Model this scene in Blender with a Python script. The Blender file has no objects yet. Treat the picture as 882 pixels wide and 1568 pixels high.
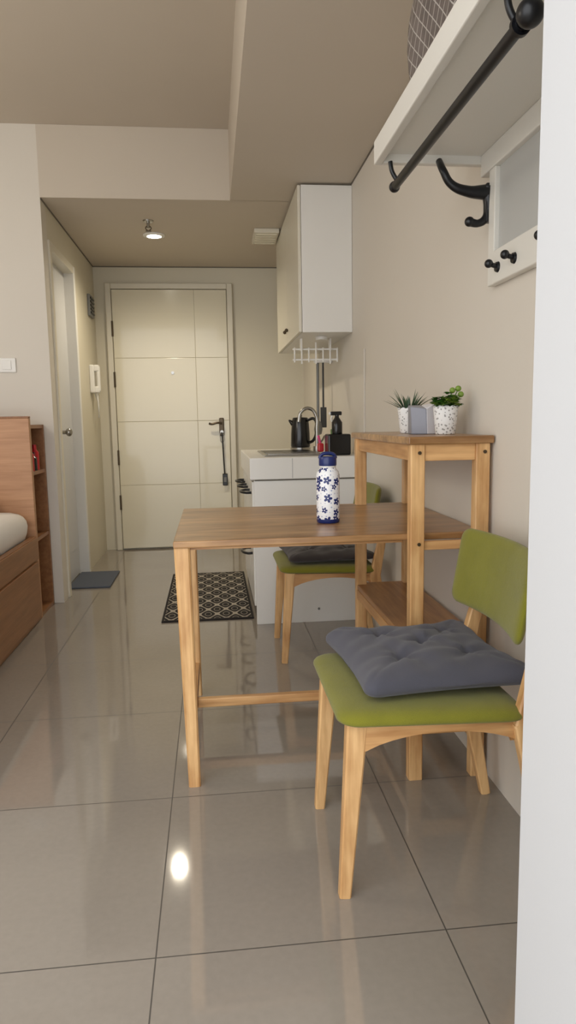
import bpy, bmesh, random
import numpy as np
from math import *
from mathutils import Vector, Matrix
random.seed(3)
C=bpy.context; S=C.scene
H=1.05
f_,pan,tilt,roll=(1059.7,.1073,.1316,-.0172)
# ---------------------------------------------------------------- helpers
def link(o):
    S.collection.objects.link(o); return o
def empty(name,loc=(0,0,0)):
    o=bpy.data.objects.new(name,None); o.empty_display_size=.05; link(o); o.location=loc; return o
def par(o,p):
    if p is not None:
        o.parent=p; o.matrix_parent_inverse=Matrix.Translation(-Vector(p.location))
    return o
def mesh(name,vs,fs,mat,p=None,smooth=False,bevel=0,seg=2):
    me=bpy.data.meshes.new(name); me.from_pydata([tuple(v) for v in vs],[],fs); me.update()
    bm=bmesh.new(); bm.from_mesh(me); bmesh.ops.recalc_face_normals(bm,faces=bm.faces)
    bm.to_mesh(me); bm.free()
    if mat: me.materials.append(mat)
    o=bpy.data.objects.new(name,me); link(o)
    if smooth:
        for q in me.polygons: q.use_smooth=True
    if bevel>0:
        m=o.modifiers.new('b','BEVEL'); m.width=bevel; m.segments=seg; m.limit_method='ANGLE'
    par(o,p); return o
def box(name,x0,x1,y0,y1,z0,z1,mat,p=None,bevel=0,seg=2):
    vs=[(x,y,z) for x in (x0,x1) for y in (y0,y1) for z in (z0,z1)]
    fs=[(0,1,3,2),(4,6,7,5),(0,4,5,1),(2,3,7,6),(0,2,6,4),(1,5,7,3)]
    return mesh(name,vs,fs,mat,p,False,bevel,seg)
def beam(name,p0,p1,s0,s1,mat,p=None,ch=.25,xa=(1,0,0)):
    p0=Vector(p0);p1=Vector(p1);d=(p1-p0).normalized();xa=Vector(xa)
    a=(xa-d*xa.dot(d)).normalized(); b=d.cross(a)
    vs=[]
    for c,(w,h) in ((p0,s0),(p1,s1)):
        w/=2;h/=2;k=min(w,h)*ch
        for (i,j) in ((w,h-k),(w-k,h),(-w+k,h),(-w,h-k),(-w,-h+k),(-w+k,-h),(w-k,-h),(w,-h+k)):
            vs.append(c+a*i+b*j)
    fs=[tuple(range(8)),tuple(range(8,16))]+[(i,(i+1)%8,(i+1)%8+8,i+8) for i in range(8)]
    return mesh(name,vs,fs,mat,p)
def prism(name,pts,axis,a0,a1,mat,p=None,bevel=0):
    n=len(pts);vs=[]
    for a in (a0,a1):
        for (s,t) in pts:
            vs.append({'y':(s,a,t),'x':(a,s,t),'z':(s,t,a)}[axis])
    fs=[tuple(range(n)),tuple(range(n,2*n))]+[(i,(i+1)%n,(i+1)%n+n,i+n) for i in range(n)]
    return mesh(name,vs,fs,mat,p,False,bevel)
def lathe(name,prof,c,mat,p=None,seg=40,xf=None,smooth=True):
    vs=[];fs=[];n=len(prof)
    for r,z in prof:
        for i in range(seg):
            a=2*pi*i/seg; v=Vector((r*cos(a),r*sin(a),z))
            if xf: v=xf@v
            vs.append(v+Vector(c))
    for k in range(n-1):
        for i in range(seg):
            j=(i+1)%seg; fs.append((k*seg+i,k*seg+j,(k+1)*seg+j,(k+1)*seg+i))
    fs.append(tuple(range(seg)));fs.append(tuple((n-1)*seg+i for i in range(seg)))
    o=mesh(name,vs,fs,mat,p,smooth)
    if smooth:
        m=o.modifiers.new('e','EDGE_SPLIT'); m.split_angle=radians(40)
    return o
def cyl(name,p0,p1,r,mat,p=None,seg=24,r1=None):
    p0=Vector(p0);p1=Vector(p1);d=p1-p0;q=d.to_track_quat('Z','Y').to_matrix()
    return lathe(name,[(r,0),(r if r1 is None else r1,d.length)],p0,mat,p,seg,q)
def tube(name,pts,r,mat,p=None,radii=None,res=8,cyc=False):
    cu=bpy.data.curves.new(name,'CURVE');cu.dimensions='3D';sp=cu.splines.new('BEZIER')
    sp.bezier_points.add(len(pts)-1)
    for i,q in enumerate(pts):
        b=sp.bezier_points[i];b.co=q;b.handle_left_type=b.handle_right_type='AUTO'
        b.radius=1 if radii is None else radii[i]
    sp.use_cyclic_u=cyc
    cu.bevel_depth=r;cu.bevel_resolution=4;cu.resolution_u=res;cu.use_fill_caps=True
    t=bpy.data.objects.new('t',cu);link(t);C.view_layer.update()
    me=bpy.data.meshes.new_from_object(t.evaluated_get(C.evaluated_depsgraph_get()))
    bpy.data.objects.remove(t);me.name=name
    me.materials.clear();me.materials.append(mat)
    for q in me.polygons:q.use_smooth=True
    o=bpy.data.objects.new(name,me);link(o);par(o,p);return o
def ball(name,c,r,mat,p=None,sc=(1,1,1),n=16):
    prof=[(max(1e-4,r*sin(pi*i/n)),-r*cos(pi*i/n)) for i in range(n+1)]
    o=lathe(name,prof,(0,0,0),mat,None,24)
    for v in o.data.vertices: v.co=Vector((v.co.x*sc[0]+c[0],v.co.y*sc[1]+c[1],v.co.z*sc[2]+c[2]))
    par(o,p);return o
def pad(name,a,b,r,top,bot,n,mat,p=None,xf=None):
    vs=[];it={};ib={};fs=[]
    def pos(u,v):
        m=max(abs(u),abs(v))
        if m<1e-6:return 0,0,0
        x,y=a*u,b*v;cx,cy=(a-r)*m,(b-r)*m
        if abs(x)>cx and abs(y)>cy:
            dx,dy=abs(x)-cx,abs(y)-cy;l=hypot(dx,dy) or 1
            x=copysign(cx+dx/l*r*m,x);y=copysign(cy+dy/l*r*m,y)
        return x,y,m
    T=[sin(pi/2*(-1+2*i/n)) for i in range(n+1)]
    for i in range(n+1):
        for j in range(n+1):
            x,y,m=pos(T[i],T[j]);it[i,j]=len(vs);vs.append(Vector((x,y,top(x,y,m))))
    for i in range(n+1):
        for j in range(n+1):
            if i in(0,n) or j in(0,n): ib[i,j]=it[i,j]
            else:
                x,y,m=pos(T[i],T[j]);ib[i,j]=len(vs);vs.append(Vector((x,y,bot(x,y,m))))
    for i in range(n):
        for j in range(n):
            fs.append((it[i,j],it[i+1,j],it[i+1,j+1],it[i,j+1]))
            fs.append((ib[i,j],ib[i,j+1],ib[i+1,j+1],ib[i+1,j]))
    if xf: vs=[xf(v) for v in vs]
    return mesh(name,vs,fs,mat,p,True)
# ---------------------------------------------------------------- materials
def srgb(c): return tuple(((x/255)/12.92 if x/255<=.04045 else ((x/255+.055)/1.055)**2.4) for x in c)+(1,)
class NT:
    def __init__(s,name):
        s.m=bpy.data.materials.new(name);s.m.use_nodes=True;s.t=s.m.node_tree;s.b=s.t.nodes['Principled BSDF']
    def n(s,ty,**k):
        q=s.t.nodes.new(ty)
        for a,b in k.items(): setattr(q,a,b)
        return q
    def l(s,a,b): s.t.links.new(a,b)
    def math(s,op,a,b=None,c=None):
        q=s.n('ShaderNodeMath',operation=op)
        for i,x in enumerate((a,b,c)):
            if x is None: continue
            if isinstance(x,(int,float)): q.inputs[i].default_value=x
            else: s.l(x,q.inputs[i])
        return q.outputs[0]
    def mix(s,fac,a,b):
        q=s.n('ShaderNodeMix',data_type='RGBA')
        for i,x in ((0,fac),(6,a),(7,b)):
            if isinstance(x,(int,float,tuple)): q.inputs[i].default_value=x
            else: s.l(x,q.inputs[i])
        return q.outputs[2]
    def coord(s,sc=(1,1,1),w='Object'):
        t=s.n('ShaderNodeTexCoord');mp=s.n('ShaderNodeMapping');mp.inputs['Scale'].default_value=sc
        s.l(t.outputs[w],mp.inputs[0]);return mp.outputs[0]
    def noise(s,vec,scale,det=3):
        q=s.n('ShaderNodeTexNoise');q.inputs['Scale'].default_value=scale;q.inputs['Detail'].default_value=det
        s.l(vec,q.inputs['Vector']);return q.outputs['Fac']
    def bump(s,h,st,dist=.01):
        q=s.n('ShaderNodeBump');q.inputs['Strength'].default_value=st;q.inputs['Distance'].default_value=dist
        s.l(h,q.inputs['Height']);s.l(q.outputs[0],s.b.inputs['Normal'])
def plain(name,c,rough=.5,metal=0,bump=0,bs=80,var=.04,coat=0):
    k=NT(name);col=srgb(c);k.b.inputs['Roughness'].default_value=rough;k.b.inputs['Metallic'].default_value=metal
    k.b.inputs['Coat Weight'].default_value=coat
    co=k.coord();n=k.noise(co,bs)
    n2=k.noise(co,3.)
    d=tuple(x*(1-var) for x in col[:3])+(1,)
    k.l(k.mix(n2,d,col),k.b.inputs['Base Color'])
    if bump: k.bump(n,bump,.003)
    return k.m
def wood(name,c1,c2,axis='x',rough=.4,strips=0,sc=1,blotch=0):
    k=NT(name);k.b.inputs['Roughness'].default_value=rough
    s={'x':(1.2,14,14),'y':(14,1.2,14),'z':(14,14,1.2)}[axis]
    co=k.coord(tuple(v*sc for v in s));n1=k.noise(co,3,5)
    s2={'x':(3,90,90),'y':(90,3,90),'z':(90,90,3)}[axis]
    n2=k.noise(k.coord(tuple(v*sc for v in s2)),1.5,3)
    f=k.math('ADD',k.math('MULTIPLY',n1,.75),k.math('MULTIPLY',n2,.35))
    if blotch:
        s3={'x':(2,6,6),'y':(6,2,6),'z':(6,6,2)}[axis]
        n3=k.noise(k.coord(s3),3,4)
        f=k.math('ADD',f,k.math('MULTIPLY',k.math('SUBTRACT',n3,.5),blotch))
    if strips:
        g=k.n('ShaderNodeSeparateXYZ');k.l(k.coord(),g.inputs[0])
        w=k.n('ShaderNodeTexWhiteNoise',noise_dimensions='1D')
        k.l(k.math('FLOOR',k.math('DIVIDE',g.outputs[1],strips)),w.inputs['W'])
        f=k.math('ADD',f,k.math('MULTIPLY',k.math('SUBTRACT',w.outputs[0],.5),.25))
    r=k.n('ShaderNodeValToRGB');r.color_ramp.elements[0].position=.32;r.color_ramp.elements[1].position=.75
    r.color_ramp.elements[0].color=srgb(c2);r.color_ramp.elements[1].color=srgb(c1)
    k.l(f,r.inputs[0]);k.l(r.outputs[0],k.b.inputs['Base Color']);k.bump(n2,.08,.002)
    return k.m
WALL=plain('wall_paint',(218,211,199),.6,bump=.05,bs=150)
WALLB=plain('corridor_paint',(214,207,187),.55,bump=.05,bs=150)
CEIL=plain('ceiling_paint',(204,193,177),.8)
JAMB=plain('jamb_paint',(212,214,216),.6,bump=.05,bs=200)
WHITE=plain('white_laminate',(232,230,224),.3)
WHITE2=plain('white_painted_wood',(228,225,216),.4)
CREAM=plain('cream_door_paint',(226,219,196),.16,coat=.4,var=.03,bump=.04,bs=5)
CREAMG=plain('cream_door_groove',(176,168,146),.5)  # same door cream, darkened so the groove shade sits in the colour
CREAMF=plain('cream_frame_paint',(220,214,197),.3)
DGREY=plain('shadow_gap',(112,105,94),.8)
BLACK=plain('black_iron',(12,14,19),.35)
BLKP=plain('black_plastic',(14,14,15),.2)
STEEL=plain('brushed_steel',(170,168,162),.25,1)
BRASS=plain('dark_bronze',(90,78,62),.3,.8)
BATH=plain('bathroom_door_paint',(205,205,205),.35)
RED=plain('red_plastic',(190,25,35),.35)
GREY=plain('grey_plastic',(120,120,118),.4)
SHEET=plain('white_bedding',(232,228,222),.9,bump=.3,bs=12)
MATB=plain('grey_blue_mat',(92,98,110),.95,bump=.8,bs=250,var=.15)
LEAF=plain('green_leaf',(70,120,40),.45,var=.4)
LEAF2=plain('lime_leaf',(130,160,60),.45,var=.3)
LEAFD=plain('aloe_leaf',(70,100,70),.45,var=.4)
wx=wood('pine_x',(222,176,120),(172,120,70),'x',blotch=.6);wy=wood('pine_y',(214,166,110),(168,118,68),'y',blotch=.6);wz=wood('pine_z',(230,188,132),(180,130,78),'z',blotch=.8)
wtop=wood('desk_top_wood',(190,148,100),(130,92,54),'x',.28,strips=.09,blotch=.6)
wshelf=wood('desk_shelf_wood',(190,142,92),(142,98,60),'y',.35,blotch=.5)
bedw=wood('bed_wood',(190,144,106),(162,116,80),'x',.45,sc=1)
bedy=wood('bed_side_wood',(158,110,70),(126,84,50),'y',.4)
bedi=wood('bed_shelf_interior',(120,70,50),(92,50,36),'z',.5)
def fabric(name,c,b=.5,sc=600,var=.12):
    k=NT(name);k.b.inputs['Roughness'].default_value=.95
    k.b.inputs['Sheen Weight'].default_value=.2
    co=k.coord();n=k.noise(co,sc,2);n2=k.noise(co,14,4);col=srgb(c);d=tuple(x*(1-var*2) for x in col[:3])+(1,)
    k.l(k.mix(k.math('ADD',k.math('MULTIPLY',n,.5),k.math('MULTIPLY',n2,.5)),d,col),k.b.inputs['Base Color'])
    k.bump(k.math('ADD',n,k.math('MULTIPLY',n2,2)),b,.002);return k.m
GREEN=fabric('green_upholstery',(138,136,34),.5,500,.24)
CUSH=fabric('charcoal_cotton',(82,82,92),.4,900,.15)
CUSH2=fabric('brown_cotton',(62,56,56),.4,900,.15)
def floor_mat():
    k=NT('glossy_floor_tile');co=k.coord();g=k.n('ShaderNodeSeparateXYZ');k.l(co,g.inputs[0])
    T=.592
    def line(o,off):
        q=k.math('FRACT',k.math('DIVIDE',k.math('SUBTRACT',o,off-T*20+.0015),T))
        return k.math('LESS_THAN',q,.003/T)
    m=k.math('MAXIMUM',line(g.outputs[0],-.145),line(g.outputs[1],1.262))
    n=k.noise(co,2.5,4);n2=k.noise(co,60,3)
    f=k.math('ADD',k.math('MULTIPLY',n,.6),k.math('MULTIPLY',n2,.4))
    base=k.mix(f,srgb((136,128,118)),srgb((158,150,139)))
    k.l(k.mix(m,base,srgb((72,68,62))),k.b.inputs['Base Color'])
    k.l(k.math('ADD',k.math('MULTIPLY',m,.5),k.math('ADD',.03,k.math('MULTIPLY',n,.05))),k.b.inputs['Roughness'])
    k.b.inputs['IOR'].default_value=1.8
    k.bump(k.math('SUBTRACT',k.math('MULTIPLY',k.noise(co,4,1),.3),m),.05,.002)
    return k.m
FLOOR=floor_mat()
# ---------------------------------------------------------------- room
XR=.78;YB=5.84;XL=-.90;YK=4.13;ZC=2.67;ZL=2.29;XF=-3.1
box('floor',XF-.1,XR+.1,-1.4,YB+.1,-.1,0,FLOOR)
box('wall_right',XR,XR+.1,.90,YB+.1,0,2.8,WALL)
box('wall_back',XL-.1,XR,YB,YB+.1,0,2.8,WALLB)
dy0,dy1,dz=4.30,4.94,2.05
wl=empty('wall_corridor')
box('near_part',XL-.12,XL,YK,dy0-.05,0,2.8,WALL,wl)
box('far_part',XL-.12,XL,dy1+.05,YB,0,2.8,WALLB,wl)
box('over_door',XL-.12,XL,dy0-.05,dy1+.05,dz+.05,2.8,WALLB,wl)
box('wall_bedroom_back',XF,XL-.12,YK,YK+.12,0,2.8,WALL)
box('wall_left',XF-.1,XF,.90,YK+.12,0,2.8,WALL)
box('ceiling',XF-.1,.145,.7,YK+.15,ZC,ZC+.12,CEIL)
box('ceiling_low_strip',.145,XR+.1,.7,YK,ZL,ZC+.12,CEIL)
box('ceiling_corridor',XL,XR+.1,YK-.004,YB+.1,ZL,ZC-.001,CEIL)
box('wall_front_jamb',.430,XR+.12,.70,.90,0,2.8,JAMB)
box('wall_front_left',XF-.1,-2.6,.70,.90,0,2.8,JAMB)
box('wall_front_lintel',-2.6,.430,.70,.90,2.45,2.8,JAMB)
box('ceiling_gap_shade_1',XL,XR,YB-.006,YB,ZL-.007,ZL,DGREY)  # thin dark strips painted as the shade of the ceiling shadow gap
box('ceiling_gap_shade_2',XR-.005,XR,.93,YB-.006,ZL-.007,ZL,DGREY)
box('ceiling_gap_shade_3',XL,XL+.005,YK,YB-.006,ZL-.007,ZL,DGREY)
# ---------------------------------------------------------------- entrance door
d=empty('door_1',(-.3,YB,0))
x0,x1,zt=-.765,.155,2.11
for n,a in (('frame_left',(x0-.045,x0)),('frame_right',(x1,x1+.045))):
    box(n,a[0],a[1],YB-.045,YB-.001,0,zt+.045,CREAMF,d,.006)
box('frame_top',x0,x1,YB-.045,YB-.001,zt,zt+.045,CREAMF,d,.006)
box('leaf',x0+.003,x1-.003,YB-.031,YB-.002,.012,zt-.004,CREAMG,d)
xs=-.11
zs=[.012,.54,1.06,1.57,zt-.004]
for i in range(4):
    for j,(a,b) in enumerate(((x0+.005,xs),(xs,x1-.005))):
        box('panel_%d_%d'%(i,j),a+.0008,b-.0008,YB-.034,YB-.03,zs[i]+.001,zs[i+1]-.001,CREAM,d,.0025,3)
for i,z in enumerate((1.80,1.40,.77,.40)):
    cyl('hinge_%d'%i,(x0+.002,YB-.045,z-.06),(x0+.002,YB-.045,z+.06),.008,BRASS,d)
cyl('peephole',(-.30,YB-.042,1.45),(-.30,YB-.03,1.45),.012,STEEL,d)
box('escutcheon',.065,.105,YB-.046,YB-.03,.93,1.08,BRASS,d,.01,4)
cyl('lever_stem',(.085,YB-.09,1.035),(.085,YB-.04,1.035),.011,BRASS,d)
tube('lever',[(.088,YB-.09,1.035),(.05,YB-.092,1.04),(0,YB-.09,1.03),(-.02,YB-.09,1.036)],.009,BRASS,d)
cyl('lock',(.085,YB-.055,.965),(.085,YB-.045,.965),.014,STEEL,d)
tube('key_lanyard',[(.085,YB-.06,.96),(.090,YB-.062,.85),(.094,YB-.06,.72),(.098,YB-.06,.62)],.006,BLKP,d)
tube('key_ring',[(.078,YB-.06,.96),(.07,YB-.06,.92),(.085,YB-.06,.88),(.1,YB-.06,.92)],.003,STEEL,d,cyc=True)
box('key_tag',.080,.122,YB-.066,YB-.056,.52,.62,BLKP,d,.005)
box('key_tag_label',.090,.112,YB-.068,YB-.066,.55,.59,GREY,d)
# ---------------------------------------------------------------- bathroom door
d=empty('door_2',(XL,4.6,0))
box('frame_near',XL-.11,XL+.012,dy0-.05,dy0,0,dz+.05,CREAMF,d,.004)
box('frame_far',XL-.11,XL+.012,dy1,dy1+.05,0,dz+.05,WHITE,d,.004)
box('frame_head',XL-.11,XL+.012,dy0,dy1,dz,dz+.05,CREAMF,d,.004)
box('leaf',XL-.10,XL-.055,dy0,dy1,.01,dz,BATH,d)
box('leaf_rail',XL-.055,XL-.05,dy0+.07,dy1-.07,.2,1.9,BATH,d,.003)
cyl('knob_rose',(XL-.052,4.46,1.0),(XL-.04,4.46,1.0),.03,STEEL,d)
cyl('knob_stem',(XL-.042,4.46,1.0),(XL+.005,4.46,1.0),.012,STEEL,d)
ball('knob',(XL+.018,4.46,1.0),.026,STEEL,d,(.8,1,1))
v=empty('wall_vent',(XL,5.6,1.94))
box('frame',XL,XL+.02,5.50,5.68,1.86,2.02,GREY,v,.004)
for i in range(5): box('louver_%d'%i,XL+.018,XL+.028,5.515,5.665,1.88+i*.027,1.893+i*.027,BLKP,v)
v=empty('intercom_phone',(XL,5.48,1.39))
box('base',XL,XL+.035,5.42,5.55,1.28,1.49,WHITE,v,.008)
box('handset_grip',XL+.05,XL+.075,5.435,5.475,1.29,1.48,WHITE,v,.01,3)
box('handset_top',XL+.03,XL+.07,5.43,5.48,1.44,1.49,WHITE,v,.01,3)
box('handset_bottom',XL+.03,XL+.07,5.43,5.48,1.28,1.33,WHITE,v,.01,3)
tube('cord',[(XL+.05,5.45,1.28),(XL+.05,5.46,1.16),(XL+.04,5.52,1.1),(XL+.04,5.53,1.2),(XL+.02,5.52,1.28)],.005,WHITE,v)
v=empty('light_switch',(-1.13,YK,1.38))
box('plate',-1.185,-1.085,YK-.010,YK-.0005,1.345,1.425,WHITE,v,.003)
box('rocker',-1.16,-1.11,YK-.014,YK-.009,1.36,1.41,WHITE,v,.002)
# ceiling fittings
v=empty('ceiling_downlight',(-.34,4.88,ZL))
k=NT('lamp_glow');k.b.inputs['Emission Color'].default_value=(1,.93,.78,1);k.b.inputs['Emission Strength'].default_value=30
lathe('ring',[(.072,-.001),(.072,-.008),(.048,-.012),(.045,-.002)],(-.34,4.88,ZL),WHITE,v)
lathe('bulb',[(.045,-.004),(.042,-.010),(.02,-.014),(.001,-.015)],(-.34,4.88,ZL),k.m,v)
v=empty('fire_sprinkler',(-.35,4.55,ZL))
lathe('rose',[(.001,.004),(.035,.003),(.03,-.008),(.001,-.01)],(-.35,4.55,ZL),STEEL,v)
cyl('stem',(-.35,4.55,ZL-.045),(-.35,4.55,ZL+.003),.010,STEEL,v)
for s in(-1,1): tube('arm_%d'%s,[(-.35+s*.006,4.55,ZL-.03),(-.35+s*.017,4.55,ZL-.045),(-.35,4.55,ZL-.062)],.003,BRASS,v)
lathe('deflector',[(.001,0),(.018,-.001),(.018,-.004),(.001,-.005)],(-.35,4.55,ZL-.06),BRASS,v)
v=empty('ceiling_air_vent',(.40,4.85,ZL))
box('housing',.315,.480,4.68,4.98,ZL-.03,ZL-.0005,CREAMF,v,.006)
for i in range(5): box('slat_%d'%i,.33,.465,4.71+i*.055,4.735+i*.055,ZL-.036,ZL-.03,CREAM,v)
# ---------------------------------------------------------------- floor mats
def rug_mat():
    k=NT('trellis_rug');co=k.coord();g=k.n('ShaderNodeSeparateXYZ');k.l(co,g.inputs[0])
    cx=k.math('COSINE',k.math('MULTIPLY',g.outputs[0],2*pi/.098));cy=k.math('COSINE',k.math('MULTIPLY',g.outputs[1],2*pi/.19))
    s=k.math('ADD',cx,cy);a=k.math('ABSOLUTE',s)
    l1=k.math('LESS_THAN',a,.30)
    l2=k.math('LESS_THAN',k.math('ABSOLUTE',k.math('SUBTRACT',a,1.45)),.09)
    l=k.math('MAXIMUM',l1,l2)
    bx=k.math('LESS_THAN',k.math('ABSOLUTE',k.math('ADD',g.outputs[0],.05)),.232)
    by=k.math('LESS_THAN',k.math('ABSOLUTE',k.math('SUBTRACT',g.outputs[1],4.18)),.56)
    l=k.math('MULTIPLY',l,k.math('MULTIPLY',bx,by))
    n=k.noise(co,300,2)
    k.l(k.mix(l,srgb((34,30,29)),srgb((172,163,148))),k.b.inputs['Base Color']);k.b.inputs['Roughness'].default_value=.95
    k.bump(n,.5,.003);return k.m
box('runner_rug',-.295,.195,3.60,4.76,.0005,.008,rug_mat(),None,.003)
box('door_mat',-.945,-.68,4.46,4.935,.0005,.012,MATB,None,.004)
# ---------------------------------------------------------------- desk
t=empty('desk_with_raised_shelf',(.35,2.25,0))
zt=.725
box('table_top',-.115,.772,1.895,2.63,zt-.020,zt,wtop,t,.004)
box('top_rail_front',-.08,.54,1.925,1.945,zt-.030,zt-.020,wx,t)
beam('leg_1',(-.080,1.922,0),(-.092,1.922,zt-.020),(.034,.034),(.044,.04),wz,t)
beam('leg_2',(-.085,2.60,0),(-.092,2.60,zt-.020),(.034,.034),(.044,.04),wz,t)
box('side_rail',-.105,-.080,1.94,2.585,zt-.06,zt-.020,wy,t,.002)
box('side_stretcher',-.100,-.074,1.935,2.585,.095,.135,wy,t,.003)
box('long_stretcher',-.074,.545,2.245,2.27,.095,.125,wx,t,.003)
px0,px1,py0,py1=.562,.748,1.872,2.60
hs=1.0
for i,(a,b) in enumerate(((px0,py0),(px1,py0),(px0,py1),(px1,py1))):
    beam('post_%d'%(i+1),(a,b,0),(a,b,hs-.022),(.040,.036),(.040,.036),wz,t,.15)
box('shelf_top',.532,.776,1.845,2.63,hs-.022,hs,wtop,t,.004)
box('apron_front',px0+.02,px1-.02,py0-.010,py0+.008,.932,hs-.022,wx,t,.002)
box('apron_rear',px0+.02,px1-.02,py1-.010,py1+.008,.932,hs-.022,wx,t,.002)
box('apron_left',px0-.012,px0+.008,py0+.018,py1-.018,.932,hs-.022,wy,t,.002)
box('apron_right',px1-.008,px1+.012,py0+.018,py1-.018,.932,hs-.022,wy,t,.002)
box('desk_rail_front',px0+.02,px1-.02,py0-.002,py0+.014,zt-.045,zt-.02,wx,t,.002)
box('lower_shelf',px0-.018,px1+.018,py0+.02,py1+.018,.395,.413,wshelf,t,.003)
box('lower_rail_left',px0-.020,px0-.004,py0+.018,py1-.018,.36,.395,wy,t,.002)
box('stretcher_front',px0+.02,px1-.02,py0-.010,py0+.010,.135,.185,wx,t,.003)
box('stretcher_rear',px0+.02,px1-.02,py1-.010,py1+.010,.135,.185,wx,t,.003)
box('stretcher_side_left',px0-.010,px0+.010,py0+.018,py1-.018,.10,.14,wy,t,.003)
box('stretcher_side_right',px1-.010,px1+.010,py0+.018,py1-.018,.10,.14,wy,t,.003)
for i,(a,z) in enumerate(((px0,.955),(px1,.955),(px0,.70),(px0,.16),(px1,.16),(px1,.70))):
    cyl('bolt_%d'%i,(a+.004,py0-.021,z),(a+.004,py0-.017,z),.005,BRASS,t)
# ---------------------------------------------------------------- chairs
def chair(cx,cy,cm):
    c=empty('dining_chair',(cx,cy,0))
    P=lambda x,y,z:(cx+x,cy+y,z)
    ed=lambda m:sqrt(max(0,1-m**12))
    zc=lambda x,y:.405+.030*(-x)
    pad('seat',.212,.212,.045,lambda x,y,m:zc(x,y)+.024*ed(m),lambda x,y,m:zc(x,y)-.014*ed(m),28,GREEN,c,lambda v:v+Vector((cx,cy,0)))
    for i,s in enumerate((-1,1)):
        beam('leg_%d'%(i+1),P(-.198,s*.180,0),P(-.168,s*.172,.398),(.026,.026),(.046,.036),wz,c)
        beam('rear_leg_%d'%(i+1),P(.275,s*.190,0),P(.200,s*.190,.385),(.026,.026),(.046,.030),wz,c)
        beam('back_post_%d'%(i+1),P(.200,s*.190,.37),P(.262,s*.175,.66),(.046,.030),(.022,.022),wz,c)
        pts=[(-.185,.396),(.205,.385),(.215,.335)]
        for k in range(1,12):
            q=k/12;pts.append((.195-.345*q,.335+.038*sin(pi*q)**.6))
        pts.append((-.185,.325))
        o=prism('side_rail_%d'%(i+1),[(cx+a,b) for a,b in pts],'y',cy+s*.178-.011,cy+s*.178+.011,wx,c)
    for nm,xx in(('front_rail',-.165),('rear_rail',.195)):
        pts=[(cy-.165,.392),(cy+.165,.392),(cy+.165,.33)]+[(cy+.15-.3*k/12,.335+.035*sin(pi*k/12)**.6) for k in range(1,12)]+[(cy-.165,.33)]
        prism(nm,pts,'x',cx+xx-.011,cx+xx+.011,wy,c)
    def xf(v):
        yy,zz,tt=v.x,v.y,v.z
        x=.232+zz*.17+tt-.030*(yy/.2)**2
        return Vector((cx+x,cy+yy+.01,.655+zz))
    e2=lambda m:sqrt(max(0,1-m**10))
    pad('backrest',.212,.100,.03,lambda x,y,m:.015*e2(m),lambda x,y,m:-.015*e2(m),24,GREEN,c,xf)
    return c
def cushion(name,cx,cy,rot,mat,h=.07,a=.2,z0=.428):
    tf=[(0,0),(.09,.085),(-.085,.09),(.085,-.09),(-.09,-.085)]
    rnd=random.Random(5);ph=[rnd.uniform(0,6) for _ in range(6)]
    def prof(m): return max(0,1-m**3.6)**.5
    def top(x,y,m):
        z=h*.36+h*.60*prof(m)
        for i,(p,q) in enumerate(tf):
            dd=hypot(x-p,y-q);z-=h*.20*exp(-(dd/.016)**2)*prof(m)+h*.12*exp(-(dd/.05)**2)
            an=atan2(y-q,x-p);z-=.006*exp(-(dd/.055)**2)*cos(5*an+ph[i])*min(1,dd/.015)
        z+=.006*sin(17*x+ph[1])*sin(13*y+ph[2])+.002*sin(61*x+31*y+ph[3])*prof(m)+.0018*sin(90*y-35*x+ph[4])*prof(m)
        for s in(-1,1):
            z-=.005*exp(-((x-s*y)/.012)**2)*min(1,max(0,(m-.45)*4))*prof(m)
        return z
    def bot(x,y,m): return h*.36-h*.34*max(0,1-m**6)**.5
    R=Matrix.Rotation(radians(rot),3,'Z')
    def xf(v):
        u,w=v.x/a,v.y/a
        v=Vector((v.x*(1-.06*(1-w*w)),v.y*(1-.06*(1-u*u)),v.z))
        return R@v+Vector((cx,cy,z0))
    return pad(name,a,a,.03,top,bot,64,mat,None,xf)
chair(.46,1.575,0);cushion('seat_cushion',.503,1.618,4,CUSH,.080,.205,.432)
chair(.485,3.08,1);cushion('seat_cushion',.50,3.09,2,CUSH2,.06,.195,.432)
# ---------------------------------------------------------------- kitchen counter
c=empty('kitchen_counter',(.48,4.0,0))
box('end_panel',.205,.778,3.49,3.51,.0,.75,WHITE,c,.002)
box('carcass',.215,.778,3.51,4.50,.0,.75,WHITE,c,.002)
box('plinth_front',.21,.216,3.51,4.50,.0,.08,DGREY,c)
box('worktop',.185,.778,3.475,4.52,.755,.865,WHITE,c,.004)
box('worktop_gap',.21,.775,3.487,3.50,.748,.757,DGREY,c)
box('tile_joint',.400,.402,3.4745,3.476,.76,.86,GREY,c)
box('splash_wall_panel',.772,.779,3.49,4.50,.865,1.40,WALL,c)
for i,(a,b) in enumerate(((3.53,3.84),(3.86,4.17),(4.19,4.49))):
    box('door_%d'%i,.197,.214,a,b,.09,.74,WHITE,c,.002)
    tube('handle_%d'%i,[(.196,a+.06,.68),(.17,a+.06,.68),(.17,a+.22,.68),(.196,a+.22,.68)],.007,BLACK,c)
    tube('lower_handle_%d'%i,[(.196,a+.06,.36),(.17,a+.06,.36),(.17,a+.22,.36),(.196,a+.22,.36)],.007,BLACK,c)
cyl('bolt',(.53,3.486,.07),(.53,3.492,.07),.006,GREY,c)
s=empty('kitchen_sink',(.42,3.95,.865))
box('rim',.27,.58,3.60,4.18,.866,.872,STEEL,s,.002)
box('bowl_shadow',.29,.56,3.86,4.16,.872,.8735,plain('shaded_steel',(50,48,46),.3,.8),s)  # flat plate, the bowl's inner shade is put into its dark colour
for i in range(9): box('drainer_rib_%d'%i,.29,.56,3.62+i*.024,3.632+i*.024,.872,.877,STEEL,s)
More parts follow.
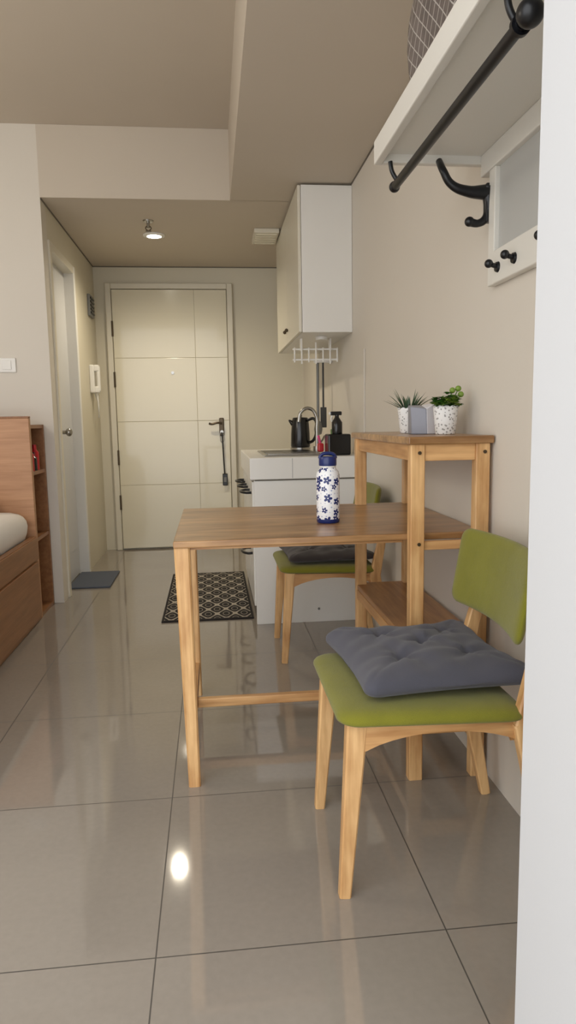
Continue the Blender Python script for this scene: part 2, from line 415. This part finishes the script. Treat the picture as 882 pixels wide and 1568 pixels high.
fa=empty('kitchen_faucet',(.60,3.95,.865))
cyl('base',(.60,3.95,.8655),(.60,3.95,.90),.022,STEEL,fa)
tube('spout',[(.60,3.95,.89),(.60,3.95,1.0),(.597,3.95,1.07),(.56,3.95,1.115),(.51,3.95,1.095),(.495,3.95,1.04)],.010,STEEL,fa)
tube('lever',[(.60,3.95,.905),(.625,3.91,.935),(.635,3.89,.96)],.006,STEEL,fa)
ke=empty('electric_kettle',(.545,4.27,.865))
lathe('base',[(.001,0.0005),(.062,.001),(.062,.018),(.001,.019)],(.545,4.27,.865),STEEL,ke)
lathe('body',[(.001,.02),(.058,.02),(.060,.03),(.058,.10),(.052,.18),(.045,.20),(.001,.206)],(.545,4.27,.865),BLKP,ke)
tube('handle',[(.585,4.235,1.05),(.625,4.21,1.055),(.635,4.20,1.0),(.62,4.21,.93),(.592,4.235,.91)],.009,BLKP,ke)
ball('lid_knob',(.545,4.27,1.078),.012,BLKP,ke)
lathe('spout',[(.018,0),(.006,.03),(.001,.035)],(.500,4.27,1.03),BLKP,ke,16,Matrix.Rotation(radians(-50),3,'Y'))
so=empty('sink_caddy_with_soap_bottle',(.66,3.62,.865))
box('caddy',.60,.72,3.56,3.68,.866,.975,BLKP,so,.008)
lathe('bottle',[(.001,0),(.026,0),(.028,.01),(.028,.06),(.012,.085),(.010,.10),(.001,.10)],(.655,3.61,.975),BLKP,so)
box('sprayer_head',.620,.680,3.60,3.62,1.072,1.092,BLKP,so,.004)
box('sprayer_nozzle',.612,.624,3.603,3.617,1.076,1.088,WHITE,so)
tube('trigger',[(.632,3.61,1.074),(.624,3.61,1.055),(.628,3.61,1.04)],.004,WHITE,so)
box('sponge',.63,.69,3.64,3.67,.97,1.0,LEAF,so,.005)
di=empty('red_dish_brush',(.585,3.72,.87))
box('head',.57,.60,3.70,3.76,.878,.925,RED,di,.008)
cyl('grip',(.585,3.73,.92),(.575,3.74,.965),.007,plain('pink_plastic',(210,60,120),.4),di)
hl=empty('hanging_utensils',(.70,4.45,1.2))
cyl('handle',(.685,4.45,1.02),(.685,4.45,1.42),.009,GREY,hl);
lathe('bowl',[(.002,0),(.022,.01),(.028,.04),(.020,.08),(.006,.10)],(.685,4.45,.95),GREY,hl)
cyl('handle_b',(.72,4.45,1.12),(.72,4.45,1.42),.006,plain('dark_plastic',(50,50,50),.4),hl)
box('turner',.70,.74,4.447,4.453,1.0,1.13,plain('dark_plastic2',(60,60,58),.4),hl,.002)
box('hanger_rail',.66,.778,4.44,4.46,1.41,1.43,WHITE,hl,.002)
w=empty('wall_cabinet',(.63,4.4,1.9))
box('carcass',.505,.779,3.80,5.0,1.52,ZL-.012,WHITE,w,.002)
for i,(a,b) in enumerate(((3.803,4.40),(4.403,4.997))):
    box('door_%d'%i,.487,.503,a,b,1.522,ZL-.014,CREAMF,w,.002)
    ball('knob_%d'%i,(.478,b-.05 if i==0 else a+.05,1.60),.011,BRASS,w)
r=empty('hanging_cup_rack',(.62,4.1,1.45))
for nm,z in(('rail_top',1.455),('rail_low',1.395)):
    box(nm,.485,.755,4.095,4.105,z,z+.010,WHITE,r,.002)
for i in range(7):
    x=.492+i*.042;box('prong_%d'%i,x,x+.008,4.092,4.108,1.385-(.01 if i%2 else .0),1.50 if i%2 else 1.47,WHITE,r,.002)
box('mount_left',.53,.54,4.08,4.12,1.45,1.5195,WHITE,r);box('mount_right',.70,.71,4.08,4.12,1.45,1.5195,WHITE,r)
lathe('puck_lamp',[(.001,0),(.035,-.001),(.033,-.018),(.001,-.02)],(.64,4.0,1.52),WHITE,r)
# ---------------------------------------------------------------- wall shelf
s=empty('wall_shelf_with_rail',(.62,1.5,1.75))
ys0,ys1=.93,1.955
box('fascia_front',.462,.484,ys0,ys1,1.735,1.795,WHITE2,s,.003)
box('fascia_end',.484,.779,ys1-.022,ys1,1.735,1.795,WHITE2,s,.003)
box('board',.484,.779,ys0,ys1-.022,1.757,1.775,WHITE2,s,.001)
box('wall_batten',.755,.779,ys0,ys1-.022,1.70,1.757,WHITE2,s,.003)
box('back_stile',.757,.779,1.835,1.875,1.40,1.70,WHITE2,s,.003)
box('back_panel',.770,.779,ys0,1.835,1.49,1.70,plain('grey_panel',(186,186,182),.5),s)
box('hook_rail',.755,.779,ys0,1.835,1.40,1.485,WHITE2,s,.003)
for i,y in enumerate((1.80,1.70,1.52,1.37)):
    cyl('hook_stem_%d'%i,(.756,y,1.437),(.735,y,1.443),.006,BLACK,s)
    ball('hook_knob_%d'%i,(.730,y,1.445),.011,BLACK,s)
    lathe('hook_rose_%d'%i,[(.014,0),(.012,.006),(.001,.007)],(.755,y,1.437),BLACK,s,20,Matrix.Rotation(radians(-90),3,'Y'))
cyl('rod',(.52,1.16,1.680),(.52,1.95,1.680),.0115,BLACK,s)
ball('rod_end_near',(.52,1.135,1.680),.022,BLACK,s);cyl('rod_collar',(.52,1.165,1.68),(.52,1.175,1.68),.017,BLACK,s)
ball('rod_end_far',(.52,1.955,1.680),.015,BLACK,s)
tube('rod_bracket_far',[(.50,1.925,1.735),(.505,1.925,1.71),(.52,1.925,1.685)],.006,BLACK,s)
tube('rod_bracket_near',[(.50,1.18,1.735),(.505,1.18,1.71),(.52,1.18,1.685)],.006,BLACK,s)
yb=1.885
tube('bracket_arm',[(.632,yb+.03,1.735),(.634,yb,1.700),(.655,yb,1.668),(.70,yb,1.650),(.755,yb,1.648)],.010,BLACK,s,[.9,1,1.1,1.4,2.0])
tube('bracket_hook',[(.758,yb,1.66),(.762,yb,1.61),(.752,yb,1.580),(.732,yb,1.568),(.712,yb,1.570)],.010,BLACK,s,[2,1.5,1.1,1,1.1])
ball('bracket_tip',(.708,yb,1.572),.013,BLACK,s)
box('bracket_plate',.750,.779,yb-.012,yb+.012,1.57,1.67,BLACK,s,.003)
cyl('screw',(.73,1.956,1.765),(.73,1.950,1.765),.005,DGREY,s)
def bagmat():
    k=NT('quilted_mesh_bag');co=k.coord();g=k.n('ShaderNodeSeparateXYZ');k.l(co,g.inputs[0])
    a=k.math('ADD',g.outputs[1],g.outputs[2]);b=k.math('SUBTRACT',k.math('ADD',g.outputs[1],k.math('MULTIPLY',g.outputs[0],.4)),g.outputs[2])
    def ln(q): return k.math('LESS_THAN',k.math('FRACT',k.math('DIVIDE',k.math('ADD',q,10),.042)),.09)
    m=k.math('MAXIMUM',ln(a),ln(b));n=k.noise(co,25,4)
    base=k.mix(n,srgb((66,60,60)),srgb((128,118,114)))
    k.l(k.mix(m,base,srgb((180,174,168))),k.b.inputs['Base Color']);k.b.inputs['Roughness'].default_value=.25
    k.bump(k.math('ADD',m,n),.5,.004);return k.m
def bagx(v):
    x,y,z=v; w=1+.04*sin(20*z+9*y)
    return Vector((.60+x*w,1.60+y*w,1.935+z+.008*sin(30*y)))
pad('quilted_storage_bag',.10,.19,.05,lambda x,y,m:.157*max(0,1-m**6)**.35,lambda x,y,m:-.157*max(0,1-m**6)**.35,30,bagmat(),None,bagx)
# ---------------------------------------------------------------- bottle
def bottle_mat():
    k=NT('floral_bottle');t_=k.n('ShaderNodeTexCoord');g=k.n('ShaderNodeSeparateXYZ');k.l(t_.outputs['Object'],g.inputs[0])
    bx,by=.362,2.165
    an=k.math('ARCTAN2',k.math('SUBTRACT',g.outputs[1],by),k.math('SUBTRACT',g.outputs[0],bx))
    cb=k.n('ShaderNodeCombineXYZ');k.l(k.math('MULTIPLY',an,.036),cb.inputs[0]);k.l(g.outputs[2],cb.inputs[1])
    def layer(scale,R,off):
        ad=k.n('ShaderNodeVectorMath',operation='MULTIPLY_ADD');k.l(cb.outputs[0],ad.inputs[0]);ad.inputs[1].default_value=(scale,scale,0);ad.inputs[2].default_value=(off,off*.7,0)
        vo=k.n('ShaderNodeTexVoronoi',voronoi_dimensions='2D');vo.inputs['Scale'].default_value=1;vo.inputs['Randomness'].default_value=.55
        k.l(ad.outputs[0],vo.inputs['Vector'])
        su=k.n('ShaderNodeVectorMath',operation='SUBTRACT');k.l(ad.outputs[0],su.inputs[0]);k.l(vo.outputs['Position'],su.inputs[1])
        g2=k.n('ShaderNodeSeparateXYZ');k.l(su.outputs[0],g2.inputs[0])
        th=k.math('ARCTAN2',g2.outputs[1],g2.outputs[0]);dd=vo.outputs['Distance']
        g3=k.n('ShaderNodeSeparateColor');k.l(vo.outputs['Color'],g3.inputs[0])
        R2=k.math('MULTIPLY',R,k.math('ADD',.55,k.math('MULTIPLY',.45,g3.outputs[0])))
        pet=k.math('MULTIPLY',R2,k.math('ADD',.42,k.math('MULTIPLY',.58,k.math('ABSOLUTE',k.math('COSINE',k.math('MULTIPLY',th,2.5))))))
        i=k.math('LESS_THAN',dd,pet);o=k.math('GREATER_THAN',dd,.06)
        return k.math('MULTIPLY',i,o)
    m1=layer(30,.47,3.3);m2=layer(70,.20,7.1)
    c=k.mix(m2,srgb((240,241,242)),srgb((90,115,175)));c=k.mix(m1,c,srgb((30,44,105)))
    k.l(c,k.b.inputs['Base Color']);k.b.inputs['Roughness'].default_value=.25;return k.m
Z=.725;bc=(.362,2.165,Z)
bo=empty('floral_water_bottle',bc)
NAVY=plain('navy_plastic',(24,40,100),.3)
lathe('base_band',[(.001,.0005),(.034,.0005),(.0365,.004),(.0365,.013)],bc,NAVY,bo)
lathe('body',[(.0365,.013),(.037,.015),(.037,.150),(.034,.162),(.026,.172),(.0245,.176)],bc,bottle_mat(),bo)
lathe('neck_ring',[(.0245,.175),(.026,.176),(.026,.182),(.024,.183)],bc,WHITE,bo)
lathe('cap',[(.027,.181),(.028,.184),(.028,.205),(.025,.210),(.001,.211)],bc,NAVY,bo)
tube('cap_loop',[(.336,2.165,Z+.203),(.342,2.165,Z+.215),(.362,2.165,Z+.220),(.382,2.165,Z+.215),(.388,2.165,Z+.203)],.0055,NAVY,bo)
# ---------------------------------------------------------------- plants
def lace():
    k=NT('lace_pot');co=k.coord();vo=k.n('ShaderNodeTexVoronoi');vo.inputs['Scale'].default_value=110;k.l(co,vo.inputs['Vector'])
    m=k.math('LESS_THAN',vo.outputs['Distance'],.30)
    k.l(k.mix(m,srgb((238,238,236)),srgb((165,163,160))),k.b.inputs['Base Color']);k.b.inputs['Roughness'].default_value=.4
    k.bump(k.math('SUBTRACT',1,m),.6,.003);return k.m
LACE=lace()
SOIL=plain('soil',(50,38,28),.95,bump=.8)
def pot(c,p,s=1.):
    seg=48;full=[(.028,0.0005),(.030,.004),(.037,.078),(.0385,.082),(.035,.080),(.033,.070)]
    vs=[];fs=[]
    for k,(r_,z) in enumerate(full):
        for i in range(seg):
            a=2*pi*i/seg;zz=z*s+(.004*abs(sin(a*6)) if k in(3,4) else 0)
            vs.append(Vector((r_*s*cos(a),r_*s*sin(a),zz))+Vector(c))
    for k in range(len(full)-1):
        for i in range(seg): fs.append((k*seg+i,k*seg+(i+1)%seg,(k+1)*seg+(i+1)%seg,(k+1)*seg+i))
    fs.append(tuple(range(seg)));mesh('pot',vs,fs,LACE,p,True)
    lathe('soil',[(.001,0),(.034*s,0),(.001,.004)],(c[0],c[1],c[2]+.070*s),SOIL,p)
def leafmesh(name,items,mat,p):
    vs=[];fs=[]
    for (o,dr,L,W,curl) in items:
        o=Vector(o);dr=Vector(dr).normalized();sd=dr.cross(Vector((0,0,1)))
        if sd.length<.05: sd=Vector((1,0,0))
        sd.normalize();up=sd.cross(dr);b=len(vs);n=6
        for i in range(n+1):
            q=i/n;w=W*sin(pi*min(.999,(.18+.82*q)))**.8 if curl>=0 else W*(1-q)**.7
            c=o+dr*L*q-Vector((0,0,1))*abs(curl)*L*q*q
            vs+= [c-sd*w+up*w*.35,c,c+sd*w+up*w*.35]
            if i:
                k=b+3*i;fs+=[(k-3,k-2,k+1,k),(k-2,k-1,k+2,k+1)]
    return mesh(name,vs,fs,mat,p,True)
rn=random.Random(8)
p1=empty('potted_aloe',(.655,2.27,hs));c1=(.655,2.27,hs);pot(c1,p1)
it=[]
for i in range(40):
    a=rn.uniform(0,2*pi);e=rn.uniform(.5,1.45);it.append(((c1[0]+.012*cos(a),c1[1]+.012*sin(a),hs+.07),(cos(a)*cos(e),sin(a)*cos(e),sin(e)),rn.uniform(.06,.10),.006,-.12))
leafmesh('leaves',it,LEAFD,p1)
p2=empty('potted_succulent',(.695,2.02,hs));c2=(.695,2.02,hs);pot(c2,p2,1.)
it=[];it2=[]
for i in range(60):
    a=rn.uniform(0,2*pi);r_=.043*sqrt(rn.random());zz=hs+.08+rn.uniform(.0,.045)*(1-(r_/.05)**2)
    cc=(c2[0]+r_*cos(a),c2[1]+r_*sin(a),zz)
    for j in range(7):
        b=j*2*pi/7+a;e=rn.uniform(.1,.9);(it if i%3 else it2).append((cc,(cos(b)*cos(e),sin(b)*cos(e),sin(e)),.017,.006,.3))
leafmesh('leaves',it,LEAF,p2);leafmesh('leaf_tips',it2,LEAF2,p2)
for j,(dx,dz) in enumerate(((.038,.135),(.046,.118),(.02,.13))):
    tube('stem_%d'%j,[(c2[0]+.01,c2[1],hs+.075),(c2[0]+dx*.7,c2[1],hs+.11),(c2[0]+dx,c2[1],hs+dz)],.0015,LEAF,p2)
    ball('bud_%d'%j,(c2[0]+dx,c2[1],hs+dz),.009,LEAF2,p2,n=8)
tb=empty('tissue_packet',(.655,2.12,hs))
def xq(nm,pts,m): return mesh(nm,pts,[(0,1,2,3),(4,5,6,7),(0,1,5,4),(1,2,6,5),(2,3,7,6),(3,0,4,7)],m,tb,False,.003)
h0=hs+.0005
xq('left_side',[(.615,2.10,h0),(.655,2.07,h0),(.655,2.13,h0),(.62,2.16,h0),(.610,2.10,h0+.085),(.652,2.07,h0+.078),(.655,2.13,h0+.09),(.62,2.16,h0+.09)],plain('grey_packet',(140,142,152),.4))
xq('right_side',[(.6555,2.07,h0),(.690,2.085,h0),(.69,2.14,h0),(.6555,2.13,h0),(.6525,2.07,h0+.078),(.683,2.085,h0+.095),(.69,2.14,h0+.095),(.6555,2.13,h0+.09)],plain('white_packet',(228,226,230),.4))
# ---------------------------------------------------------------- bed
b=empty('bed',(-1.8,3.0,0))
BX=-.955
box('headboard',-2.65,BX,3.80,3.835,.0,1.085,bedw,b,.003)
box('headboard_top_cap',-2.65,BX,3.80,3.838,1.085,1.095,bedy,b,.002)
box('storage_back',-2.65,BX,4.10,4.125,.0,1.05,bedy,b,.002)
box('storage_core',-2.65,BX-.20,3.835,4.10,.0,1.05,bedi,b)
for i,z in enumerate((.0,.42,.78,1.03)): box('storage_shelf_%d'%i,BX-.20,BX-.003,3.835,4.10,z,z+.02,bedy,b)
box('side_rail',BX-.03,BX,1.75,3.80,.0,.455,bedy,b,.003)
for i in range(2):
    box('drawer_%d'%i,BX,BX+.014,1.78+i*1.0,2.76+i*1.0,.03,.325,bedy,b,.002)
box('upper_side',BX,BX+.008,1.76,3.795,.335,.45,bedy,b,.002)
box('base',-2.6,BX-.03,1.75,3.80,.0,.40,bedi,b)
box('foot',-2.65,BX,1.72,1.75,.0,.455,bedw,b,.003)
pad('mattress',.815,1.01,.06,lambda x,y,m:.52+.085*max(0,1-m**24)**.5,lambda x,y,m:.52-.118*max(0,1-m**24)**.5,34,SHEET,b,lambda v:v+Vector((-1.795,2.785,0)))
pad('pillow',.30,.20,.06,lambda x,y,m:.655+.06*max(0,1-m**3)**.6,lambda x,y,m:.655-.05*max(0,1-m**3)**.6,20,SHEET,b,lambda v:v+Vector((-1.44,3.58,0)))
it=empty('shelf_bottles',(BX-.03,3.95,.8))
for i,(y,r_,h_) in enumerate(((3.88,.022,.13),(3.935,.024,.10),(3.99,.022,.14))):
    lathe('bottle_%d'%i,[(.001,0),(r_,0),(r_,h_*.7),(r_*.5,h_*.8),(r_*.5,h_),(.001,h_)],(BX-.027,y,.8005),RED if i!=1 else BLKP,it,20)
# ---------------------------------------------------------------- lights
Wd=bpy.data.worlds.new('sky');S.world=Wd;Wd.use_nodes=True
bg=Wd.node_tree.nodes['Background'];bg.inputs[0].default_value=(.95,.96,.98,1);bg.inputs[1].default_value=2.65
l=bpy.data.lights.new('downlight_beam','SPOT');l.energy=45;l.color=(1,.88,.68);l.spot_size=radians(160);l.spot_blend=.9;l.shadow_soft_size=.035
o=bpy.data.objects.new('downlight_beam',l);o.location=(-.34,4.88,ZL-.03);link(o)
l=bpy.data.lights.new('bedroom_fill_light','POINT');l.energy=22;l.color=(1,.92,.80);l.shadow_soft_size=.2  # unseen fill light added to brighten the interior, no fitting modelled
o=bpy.data.objects.new('bedroom_fill_light',l);o.location=(-2.0,2.2,2.0);link(o)
# ---------------------------------------------------------------- camera
cp,sp=cos(pan),sin(pan);ct,st=cos(tilt),sin(tilt)
fwd=Vector((sp*ct,cp*ct,-st));rt=Vector((cp,-sp,0));up=rt.cross(fwd)
r2=rt*cos(roll)+up*sin(roll);u2=-rt*sin(roll)+up*cos(roll)
M=Matrix(((r2.x,u2.x,-fwd.x,0),(r2.y,u2.y,-fwd.y,0),(r2.z,u2.z,-fwd.z,H),(0,0,0,1)))
cd=bpy.data.cameras.new('camera');co=bpy.data.objects.new('camera',cd);link(co);co.matrix_world=M
cd.sensor_fit='HORIZONTAL';cd.sensor_width=36;cd.lens=f_/882*36;cd.clip_start=.02
S.camera=co
S.view_settings.view_transform='Standard'
